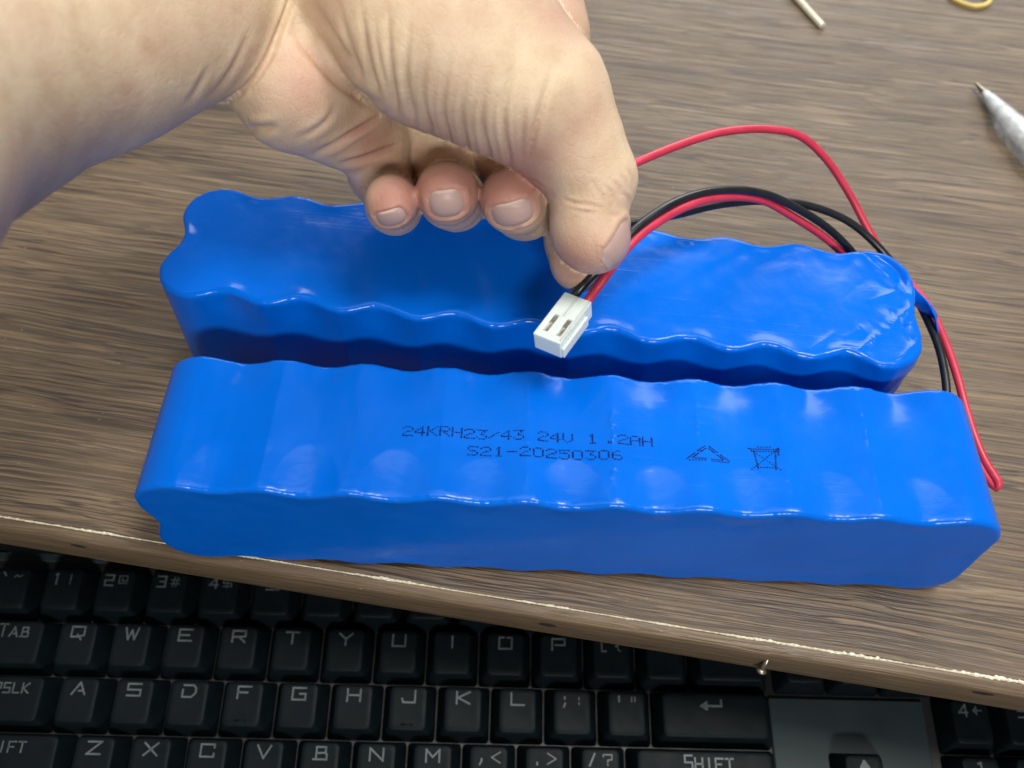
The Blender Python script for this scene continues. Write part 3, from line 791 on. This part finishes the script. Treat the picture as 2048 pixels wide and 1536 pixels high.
# web between thumb and index
web = smin(thumb, index, 5.0); s_ = (slice(None),) * 3
vv = 768 + gs[1][None, :, None] / gs[2][None, None, :] * FPX          # picture row of each cell
tot = np.where(np.broadcast_to(vv < 230, SH), np.minimum(tot, web), tot)
del base, thumb, pinky, ring, middle, index, web

def surface_nets(Fd):
    I = Fd < 0; nx, ny, nz_ = Fd.shape
    cnt = np.zeros((nx - 1, ny - 1, nz_ - 1), np.uint8)
    for dx in (0, 1):
        for dy in (0, 1):
            for dz in (0, 1): cnt += I[dx:nx - 1 + dx, dy:ny - 1 + dy, dz:nz_ - 1 + dz]
    act = (cnt > 0) & (cnt < 8); ii = np.argwhere(act); idx = np.full(act.shape, -1, np.int32); idx[act] = np.arange(len(ii))
    acc = np.zeros((len(ii), 3)); num = np.zeros(len(ii))
    cr = [(0, 0, 0), (1, 0, 0), (0, 1, 0), (1, 1, 0), (0, 0, 1), (1, 0, 1), (0, 1, 1), (1, 1, 1)]
    vals = [Fd[ii[:, 0] + c[0], ii[:, 1] + c[1], ii[:, 2] + c[2]].astype(float) for c in cr]
    for a in range(8):
        for b in range(a + 1, 8):
            if sum(abs(cr[a][t] - cr[b][t]) for t in range(3)) != 1: continue
            m = (vals[a] < 0) != (vals[b] < 0)
            t = vals[a][m] / (vals[a][m] - vals[b][m])
            acc[m] += np.array(cr[a]) + t[:, None] * (np.array(cr[b]) - np.array(cr[a])); num[m] += 1
    V = (ii + acc / num[:, None]) * H_ + lo
    faces = []
    for ax_ in range(3):
        o1, o2 = [t for t in range(3) if t != ax_]
        A = [slice(None)] * 3; B = [slice(None)] * 3; A[ax_] = slice(0, -1); B[ax_] = slice(1, None)
        A_, B_ = I[tuple(A)], I[tuple(B)]; ch = np.argwhere(A_ != B_)
        ch = ch[(ch[:, o1] > 0) & (ch[:, o2] > 0) & (ch[:, o1] < Fd.shape[o1] - 1) & (ch[:, o2] < Fd.shape[o2] - 1)]
        ins = A_[ch[:, 0], ch[:, 1], ch[:, 2]]
        def cell(d1, d2):
            c = ch.copy(); c[:, o1] -= d1; c[:, o2] -= d2; return idx[c[:, 0], c[:, 1], c[:, 2]]
        quad = np.stack([cell(1, 1), cell(0, 1), cell(0, 0), cell(1, 0)], 1)
        flip = ins if ax_ != 1 else ~ins
        quad[~flip] = quad[~flip][:, ::-1]; faces.append(quad)
    Fq = np.concatenate(faces); Fq = Fq[(Fq >= 0).all(1)]
    return V, Fq
Vh, Fh = surface_nets(tot)
# the sampled block ends part way up the forearm: carry the skin on towards the elbow and close it
de = np.concatenate([Fh[:, [0, 1]], Fh[:, [1, 2]], Fh[:, [2, 3]], Fh[:, [3, 0]]]).astype(np.int64)
kf = de[:, 0] * len(Vh) + de[:, 1]; kr = de[:, 1] * len(Vh) + de[:, 0]
be = de[~np.isin(kf, kr)]; bv = np.unique(be); bc = Vh[bv].mean(0); adir = np.array([-.10, -.46, .88])
prev = {int(v): int(v) for v in bv}; newV = [Vh]; newF = []; nxt = len(Vh)
for k_ in range(1, 30):
    rel_ = Vh[bv] - bc; rel_ = rel_ - np.outer((rel_ @ adir) * min(1, k_ / 6), adir)
    newV.append(bc + adir * min(k_, 25.5) * 6.0 + rel_ * ((1 + .004 * k_) if k_ < 25 else (.97, .85, .55, .25, .004)[k_ - 25])); cur = {int(v): nxt + i for i, v in enumerate(bv)}; nxt += len(bv)
    newF += [(prev[int(b)], prev[int(a_)], cur[int(a_)], cur[int(b)]) for a_, b in be]; prev = cur
Fh = np.concatenate([Fh, np.array(newF)])
Vh = np.concatenate(newV)
# relax the grid steps
E_ = np.concatenate([Fh[:, [0, 1]], Fh[:, [1, 2]], Fh[:, [2, 3]], Fh[:, [3, 0]]])
for it in range(6):
    sm = np.zeros_like(Vh); ct = np.zeros(len(Vh))
    for a, b in ((0, 1), (1, 0)):
        for t in range(3): sm[:, t] += np.bincount(E_[:, a], Vh[E_[:, b], t], len(Vh))
        ct += np.bincount(E_[:, a], minlength=len(Vh))
    ct[ct == 0] = 1
    lam = .55 if it % 2 == 0 else -.50
    Vh = Vh + lam * (sm / ct[:, None] - Vh)
tmp = mesh_obj('tmp', Vh, Fh); ss = tmp.modifiers.new('s', 'SUBSURF'); ss.levels = 1; ss.render_levels = 1
dg = bpy.context.evaluated_depsgraph_get(); me = bpy.data.meshes.new_from_object(tmp.evaluated_get(dg)); bpy.data.objects.remove(tmp)
nv = len(me.vertices); co = np.empty(nv * 3); me.vertices.foreach_get('co', co); co = co.reshape(-1, 3) / S
nm = np.empty(nv * 3); me.vertices.foreach_get('normal', nm); nm = nm.reshape(-1, 3)
Dv = -co[:, 2]; Ds = np.maximum(Dv, 60); uu = np.clip(1024 + co[:, 0] / Ds * FPX, -2900, 4900); vv = np.clip(768 - co[:, 1] / Ds * FPX, -2900, 4400)
view = -co / np.linalg.norm(co, axis=1)[:, None]; face = (nm * view).sum(1)
# which skin is in front (grooves must not be stamped on what lies behind)
bi = ((uu + 3000) / 6).astype(int); bj = ((vv + 3000) / 6).astype(int); key_ = bi * 4000 + bj
zb = {}
order = np.argsort(-Dv); zmin = np.full(key_.max() + 1, 1e9); np.minimum.at(zmin, key_, Dv)
vis = (face > -.05) & (Dv < zmin[key_] + 3.5)
disp = np.zeros(nv); red = np.zeros(nv)
def polyline_dist(P):
    P = spline(np.array([(a, b, 0) for a, b in P], float), 6)[:, :2]
    d = np.full(nv, 1e9); par = np.zeros(nv)
    lo_, hi_ = P.min(0) - 60, P.max(0) + 60
    m = np.where((uu > lo_[0]) & (uu < hi_[0]) & (vv > lo_[1]) & (vv < hi_[1]) & vis)[0]
    if not len(m): return m, d[m], par[m]
    dd = np.full(len(m), 1e9); pp = np.zeros(len(m)); X = np.stack([uu[m], vv[m]], 1)
    for i in range(len(P) - 1):
        a, b = P[i], P[i + 1]; ab = b - a; t = np.clip(((X - a) @ ab) / (ab @ ab), 0, 1); r = np.linalg.norm(X - a - t[:, None] * ab, axis=1)
        u_ = r < dd; dd[u_] = r[u_]; pp[u_] = (i + t[u_]) / (len(P) - 1)
    return m, dd, pp
def crease(P, depth, w, fade=(0, 0), redness=.5, bulge=.35):
    m, d, t = polyline_dist(P)
    env = np.ones(len(m))
    if fade[0]: env *= np.clip(t / fade[0], 0, 1)
    if fade[1]: env *= np.clip((1 - t) / fade[1], 0, 1)
    g = np.exp(-(d / w) ** 2); disp[m] -= depth * env * g
    disp[m] += depth * bulge * env * np.exp(-((d - 2.2 * w) / (1.1 * w)) ** 2)
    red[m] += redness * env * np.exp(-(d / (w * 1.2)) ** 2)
C2 = lambda L_: (lambda P: P if P[0][0] < 760 else [(P[0][0] + (P[0][0] - P[1][0]) * .35, P[0][1] + (P[0][1] - P[1][1]) * .35)] + P)([(600 + a / 2.457, b / 2.457 - 4) for a, b in L_])
folds = [[(250, 330), (160, 180), (60, 0)], [(300, 410), (230, 200), (190, 0)], [(385, 490), (335, 330), (295, 0)], [(470, 530), (440, 330), (432, 0)], [(560, 590), (520, 400), (545, 60)],
         [(640, 655), (600, 480), (640, 160)], [(735, 715), (700, 540), (748, 210)], [(820, 750), (790, 560), (850, 260)], [(925, 775), (890, 600), (935, 300)], [(1025, 785), (998, 600), (1058, 280)],
         [(1090, 765), (1096, 560), (1125, 380)], [(1130, 745), (1180, 560), (1245, 330)]]
for i, L_ in enumerate(folds):
    crease(C2(L_), [.8, .9, 1.1, 1.1, 1.1, 1.0, 1.0, .9, .95, 1.1, .8, 1.0][i], 6.5, (.14, .75), .15, .16)
for L_ in [[(430, 470), (390, 300), (365, 120)], [(600, 620), (565, 470), (590, 250)], [(690, 690), (655, 540), (690, 300)], [(775, 730), (745, 570), (795, 330)], [(870, 770), (845, 610), (890, 400)], [(975, 780), (945, 620), (995, 420)], [(1060, 770), (1050, 600), (1085, 420)]]:
    crease(C2(L_), .45, 4.5, (.2, .6), .12, .15)
# wrist
crease([(420, 222), (470, 195), (508, 160), (538, 112), (558, 66), (577, 15), (592, -60)], 2.0, 5.5, (.18, .1), .15, .08)
crease([(405, 205), (440, 170), (468, 130), (488, 90), (505, 50)], .5, 6, (.3, .4), .25)
crease([(365, 212), (385, 190), (402, 160), (420, 125)], .4, 6, (.3, .4), .2)
# palm creases by the little finger
crease([(785, 216), (745, 243), (708, 266), (665, 292), (620, 310)], 1.1, 5.5, (.4, .3), .7)
crease([(805, 288), (760, 306), (715, 322), (672, 330)], .9, 5.5, (.15, .25), .6)
crease([(672, 205), (655, 240), (620, 266), (585, 280)], .45, 6, (.3, .3), .3)
crease([(560, 252), (530, 258), (495, 257)], 1.0, 8, (.4, .1), .2)
crease([(579, 49), (600, 80), (622, 105), (652, 140), (684, 171), (725, 196), (765, 212)], 1.2, 9, (.3, .2), .35, .15)
# thumb joint wrinkles
C3 = lambda L_: [(680 + a / 3.2, 250 + b / 3.2) for a, b in L_]
for L_, dp in (([(1720, 330), (1780, 400), (1800, 470)], .3), ([(1690, 380), (1745, 450), (1760, 520)], .32), ([(1780, 300), (1830, 360), (1850, 430)], .32), ([(1640, 390), (1680, 460), (1700, 520)], .22),
               ([(1420, 470), (1500, 500), (1600, 512), (1700, 540)], .4), ([(1470, 530), (1560, 560), (1650, 560)], .22), ([(1790, 420), (1845, 470), (1860, 520)], .3), ([(1700, 560), (1770, 580), (1820, 560)], .25),
               ([(1600, 340), (1640, 400), (1660, 470)], .18), ([(1830, 270), (1870, 330), (1880, 400)], .25)):
    crease(C3(L_), dp, 3.2, (.3, .3), .25)
for L_ in ([(1420, 985), (1480, 960), (1540, 965)], [(1425, 1000), (1490, 980), (1550, 985)], [(1170, 340), (1230, 390), (1300, 440)], [(1190, 330), (1260, 370), (1330, 410)], [(1080, 640), (1130, 655), (1180, 640)], [(1090, 655), (1140, 668), (1180, 655)]):
    crease(C3(L_), .2, 3, (.3, .3), .2)
# nails: sunken bed with a raised fold round it
nails = [  # u, v, normal (camera space), axis to the tip, half width, half length
    dict(c=(1192, 492), D=257, n=(.86, -.06, .50), t=(-.30, -.92, .25), w=5.1, l=6.0, d=.2, f=1),
    dict(c=(1026, 432), n=(.12, -.74, .66), t=(-.27, .66, .70), w=5.6, l=3.4, d=.3, f=.7),
    dict(c=(893, 411), n=(.10, -.62, .78), t=(-.10, .78, .62), w=4.6, l=3.8, d=.3, f=.7),
    dict(c=(783, 439), n=(.16, -.72, .68), t=(-.30, .66, .70), w=4.0, l=2.8, d=.3, f=.7)]
bvh_h = BVHTree.FromPolygons([tuple(c) for c in co], [tuple(p.vertices) for p in me.polygons])
nail_data = []
for nl in nails:
    r = cam3(nl['c'][0], nl['c'][1], 1.0); r /= np.linalg.norm(r)
    h = bvh_h.ray_cast(Vector((0, 0, 0)), Vector(r)); c = np.array(h[0])
    n_ = np.array(nl['n'], float); n_ /= np.linalg.norm(n_)
    if 'D' in nl:
        p_ = cam3(*nl['c'], nl['D'] * K93); h = bvh_h.ray_cast(Vector(p_ + n_ * 14), Vector(-n_)); c = np.array(h[0])
    n_ = nl['f'] * n_ + (1 - nl['f']) * np.array(h[1]); n_ /= np.linalg.norm(n_)
    t_ = np.array(nl['t'], float); t_ -= n_ * (t_ @ n_); t_ /= np.linalg.norm(t_); s2 = np.cross(t_, n_)
    nail_data.append((c, n_, t_, s2))
    rel = co - c; x = rel @ s2 / nl['w']; y = rel @ t_ / nl['l']; z = rel @ n_
    near = (np.abs(z) < 5) & (np.abs(x) < 2.2) & (np.abs(y) < 2.4) & (nm @ n_ > .1)
    rr = (np.abs(x) ** 3 + np.abs(y) ** 3) ** (1 / 3)
    ring_ = np.exp(-((rr - 1.22) / .17) ** 2) * np.where(y > .55, .55, 1.0)
    disp[near] += .42 * ring_[near] - .30 * (rr[near] < 1.03)
    red[near] += .35 * np.exp(-((rr[near] - 1.08) / .12) ** 2)
    pulp = near & (y > .9); red[pulp] += .35 * np.exp(-((y[pulp] - 1.3) / .5) ** 2)
# light lumps so that nothing is perfectly round
for i in np.where(vis)[0]: pass
sc = co * .045
lump = np.sin(sc[:, 0] * 2.1 + 1.3 * np.sin(sc[:, 1] * 1.7)) * np.sin(sc[:, 1] * 2.4 + sc[:, 2]) * np.sin(sc[:, 2] * 1.9 + 1)
disp += .28 * lump
ne = len(me.edges); ed = np.empty(ne * 2, np.int32); me.edges.foreach_get('vertices', ed); ed = ed.reshape(-1, 2)
dg_ = np.bincount(ed.ravel(), minlength=nv).clip(1)
for it in range(2):
    sm_ = np.bincount(ed[:, 0], disp[ed[:, 1]], nv) + np.bincount(ed[:, 1], disp[ed[:, 0]], nv)
    lim = sm_ / dg_; disp = np.where(np.abs(disp - lim) > .16, lim, disp * .7 + lim * .3)
co2 = co + nm * disp[:, None]
# skin tint per vertex: redder fingertips, palm pads and folds, finger shade painted in too
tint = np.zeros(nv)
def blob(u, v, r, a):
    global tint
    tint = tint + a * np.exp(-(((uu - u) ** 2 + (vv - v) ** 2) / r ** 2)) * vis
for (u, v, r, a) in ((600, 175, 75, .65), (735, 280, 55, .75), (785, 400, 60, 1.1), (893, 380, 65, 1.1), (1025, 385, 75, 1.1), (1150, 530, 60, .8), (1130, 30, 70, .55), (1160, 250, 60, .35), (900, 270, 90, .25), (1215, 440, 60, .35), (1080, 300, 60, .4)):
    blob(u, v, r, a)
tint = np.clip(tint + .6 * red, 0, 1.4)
Wc = (RC @ co2.T).T + CT
origin = PX(345, -20, 240 * K93)
me.vertices.foreach_set('co', ((Wc - origin) * S).astype(np.float32).ravel()); me.update()
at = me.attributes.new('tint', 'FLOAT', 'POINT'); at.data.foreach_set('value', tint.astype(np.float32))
me.polygons.foreach_set('use_smooth', [True] * len(me.polygons))
sk = M('skin')
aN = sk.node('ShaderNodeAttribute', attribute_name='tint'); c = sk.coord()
mott = sk.noise(c, 130, 5, .6); fine = sk.noise(c, 900, 4, .6)
base = sk.ramp(mott, [(.25, (.55, .405, .27)), (.52, (.65, .51, .355)), (.80, (.71, .575, .415))])
base = sk.mix(base, (.55, .345, .25), sk.ramp(sk.noise(c, 38, 4, .6), [(.48, (0, 0, 0)), (.72, (.55, .55, .55))]))
pink_shade = sk.mix(base, (.43, .21, .165), sk.math('MULTIPLY', aN.outputs['Fac'], .98))  # natural pinkness, plus a darker tone standing in for shade on the fingers
spots = sk.ramp(sk.noise(c, 70, 2, .4), [(.70, (0, 0, 0)), (.78, (1, 1, 1))])
sk.link(sk.mix(pink_shade, (.42, .24, .14), sk.math('MULTIPLY', spots, .35)), sk.b.inputs['Base Color'])
sk.set(Roughness=.48, Specular_IOR_Level=.38, Subsurface_Weight=.12, Subsurface_Scale=.002)
sk.b.inputs['Subsurface Radius'].default_value = (1.0, .36, .18)
vor = sk.node('ShaderNodeTexVoronoi', feature='DISTANCE_TO_EDGE'); sk.link(c, vor.inputs['Vector']); vor.inputs['Scale'].default_value = 900
hh = sk.math('ADD', sk.math('MULTIPLY', sk.ramp(vor.outputs['Distance'], [(0, (0, 0, 0)), (.14, (1, 1, 1))]), .25), sk.math('MULTIPLY', fine, .6))
hh = sk.math('ADD', hh, sk.math('MULTIPLY', sk.noise(c, 260, 3, .5), .8))
ln = sk.node('ShaderNodeTexVoronoi', feature='DISTANCE_TO_EDGE'); sk.link(sk.coord((520, 520, 210)), ln.inputs['Vector']); ln.inputs['Scale'].default_value = 1
hh = sk.math('ADD', hh, sk.math('MULTIPLY', sk.ramp(ln.outputs['Distance'], [(0, (0, 0, 0)), (.10, (1, 1, 1))]), .35))
sk.bump(hh, .30, .0004)
sk.link(sk.ramp(fine, [(.3, (.40,) * 3), (.7, (.58,) * 3)]), sk.b.inputs['Roughness'])
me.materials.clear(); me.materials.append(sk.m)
me.name = 'person'
hand = bpy.data.objects.new('person', me); col.objects.link(hand); hand.location = origin * S
tag(hand, 'bare left forearm and hand pinching the wires of the white plug', 'person')
nm_ = M('nail_plate'); an = nm_.node('ShaderNodeAttribute', attribute_name='tint')
nm_.link(nm_.mix((.41, .285, .26), (.56, .47, .40), an.outputs['Fac']), nm_.b.inputs['Base Color'])
nm_.set(Roughness=.38, Specular_IOR_Level=.28, Subsurface_Weight=.15, Subsurface_Scale=.0015)
nm_.bump(nm_.noise(nm_.coord((900, 900, 900)), 1, 2, .5), .05, .0002)
for nl, (c0, n_, t_, s2) in zip(nails, nail_data):
    V = []; F = []; A = []
    K = 18; Rn = 10
    for i in range(Rn + 1):
        for k in range(4 * K):
            a = 2 * math.pi * k / (4 * K); ca, sa = math.cos(a), math.sin(a)
            e = (abs(ca) ** 3 + abs(sa) ** 3) ** (-1 / 3); rr = i / Rn
            x, y = ca * e * rr, sa * e * rr
            o_ = c0 + n_ * 9 + s2 * x * nl['w'] + t_ * y * nl['l']
            h = bvh_h.ray_cast(Vector(o_), Vector(-n_))
            P = np.array(h[0]) if h[0] and (h[3] < 15) else c0 + s2 * x * nl['w'] + t_ * y * nl['l'] - n_ * 3
            # flatten along the length: plates curve across, hardly along
            up = .30 * (1 - rr ** 8) - .25 * rr ** 8
            if y > .6: up += .22 * (y - .6) / .4
            V.append(P + n_ * up); A.append(0)
    NN = 4 * K
    for i in range(Rn):
        for k in range(NN):
            F.append((i * NN + k, (i + 1) * NN + k, (i + 1) * NN + (k + 1) % NN, i * NN + (k + 1) % NN))
    Wn = [(RC @ p) + CT - origin for p in V]
    o = mesh_obj('fingernail', Wn, F, nm_.m, hand); clean(o, .00002)
    at = o.data.attributes.new('tint', 'FLOAT', 'POINT')
    # recompute the free-edge mask after the merge
    for i_, vtx in enumerate(o.data.vertices):
        p = RC.T @ (np.array(vtx.co) / S + origin - CT); y = (p - c0) @ t_ / nl['l']; at.data[i_].value = min(1, max(0, (y - .84) / .10)) * .8

# ------------------------------------------------------------------ small things at the back of the desk
def on_desk(u, v, z=0): return ray_plane(u, v, (0, 0, 1), (0, 0, z))
a = on_desk(1645, 52, 1.6); b = on_desk(1560, -40, 1.6); d_ = (b - a) / np.linalg.norm(b - a)
rod = empty('metal_rod', (*a[:2], 0)); tag(rod, 'thin pale brass rod lying on the desk behind the red wire loop', 'rod')
v, f = tube_vf([a - a * np.array([1, 1, 0]), a + d_ * .3 - a * np.array([1, 1, 0]), a + d_ * 70 - a * np.array([1, 1, 0])], [1.25, 1.6, 1.6], 18)
mesh_obj('shaft', v, f, MAT['rod'], rod)
c = on_desk(1940, -6, 1.0); V = []; F = []
path = []
for k in range(61):
    a_ = 2 * math.pi * k / 60; path.append(c + np.array([9.2 * math.cos(a_) + .5 * math.cos(3 * a_), 7.8 * math.sin(a_) + .5 * math.sin(2 * a_), 0]))
cs_ = []
NB = 8
for p in path[:-1]:
    n_ = (p - c); n_[2] = 0; n_ /= np.linalg.norm(n_)
    for (r_, z_) in ((-.85, -.9), (.85, -.9), (1.0, -.6), (1.0, .6), (.85, .9), (-.85, .9), (-1.0, .6), (-1.0, -.6)): V.append(p + n_ * r_ + np.array([0, 0, z_]))
for i in range(60):
    for k in range(NB):
        F.append((i * NB + k, ((i + 1) % 60) * NB + k, ((i + 1) % 60) * NB + (k + 1) % NB, i * NB + (k + 1) % NB))
rb = mesh_obj('rubber_band', [p - np.array([c[0], c[1], 0]) for p in V], F, MAT['rubber']); rb.location = (c[0] * S, c[1] * S, 0)
tag(rb, 'yellow rubber band lying in a loop on the desk', 'rubber band')
# pen: metal tip, white faceted grip and barrel wrapped in thin clear plastic
a = on_desk(1951, 166, 3.0); b = on_desk(2140, 372, 4.6); d_ = (b - a) / np.linalg.norm(b - a)
pen = empty('pen', (*a[:2], 0)); tag(pen, 'white pen with metal tip lying on the desk at the right', 'pen')
o0 = np.array([a[0], a[1], 0])
def pp(t, dz=0): return a + d_ * t - o0 + np.array([0, 0, dz])
mesh_obj('tip', *tube_vf([pp(0), pp(.4), pp(2.5), pp(7), pp(8)], [.35, .7, .85, 1.5, 1.6], 16), MAT['steel'], pen)
ts = np.linspace(7.5, 150, 80); rs = []
for t in ts: rs.append(min(4.6, 1.7 + (t - 7.5) * .105) + .22 * mnoise.noise(Vector((t * .45, 1, 1))) + (.5 if 30 < t < 34 else 0))
mesh_obj('barrel', *tube_vf([pp(t) for t in ts], rs, 20), MAT['pen'], pen)
# loose clear sleeve round the barrel, open fold on the near side
cl = M('clear_sleeve'); cl.set(Base_Color=(.93, .95, .97), Roughness=.12, Transmission_Weight=.85, IOR=1.25, Alpha=.55); cl.bump(cl.noise(cl.coord(), 240, 4, .6, 1.5), .8, .0015)
side = np.cross(d_, (0, 0, 1)); side /= np.linalg.norm(side)
V = []; F = []; NT, NK = 60, 16
for i in range(NT):
    t = 11 + i * 2.3; r0 = min(5.2, 2.6 + (t - 9) * .11)
    for k in range(NK):
        a_ = 2 * math.pi * k / NK; r_ = r0 * (1 + .12 * mnoise.noise(Vector((t * .3, math.cos(a_) * 1.5, math.sin(a_) * 1.5))))
        e = 1 + 1.1 * max(0, math.cos(a_)) ** 3 * min(1, (t - 11) / 20)
        p = pp(t) + side * r_ * e * math.cos(a_) + np.array([0, 0, r_ * math.sin(a_) * (.75 if e > 1 else 1)])
        p[2] = max(p[2], .08); V.append(p)
for i in range(NT - 1):
    for k in range(NK): F.append((i * NK + k, (i + 1) * NK + k, (i + 1) * NK + (k + 1) % NK, i * NK + (k + 1) % NK))
mesh_obj('sleeve', V, F, cl.m, pen)
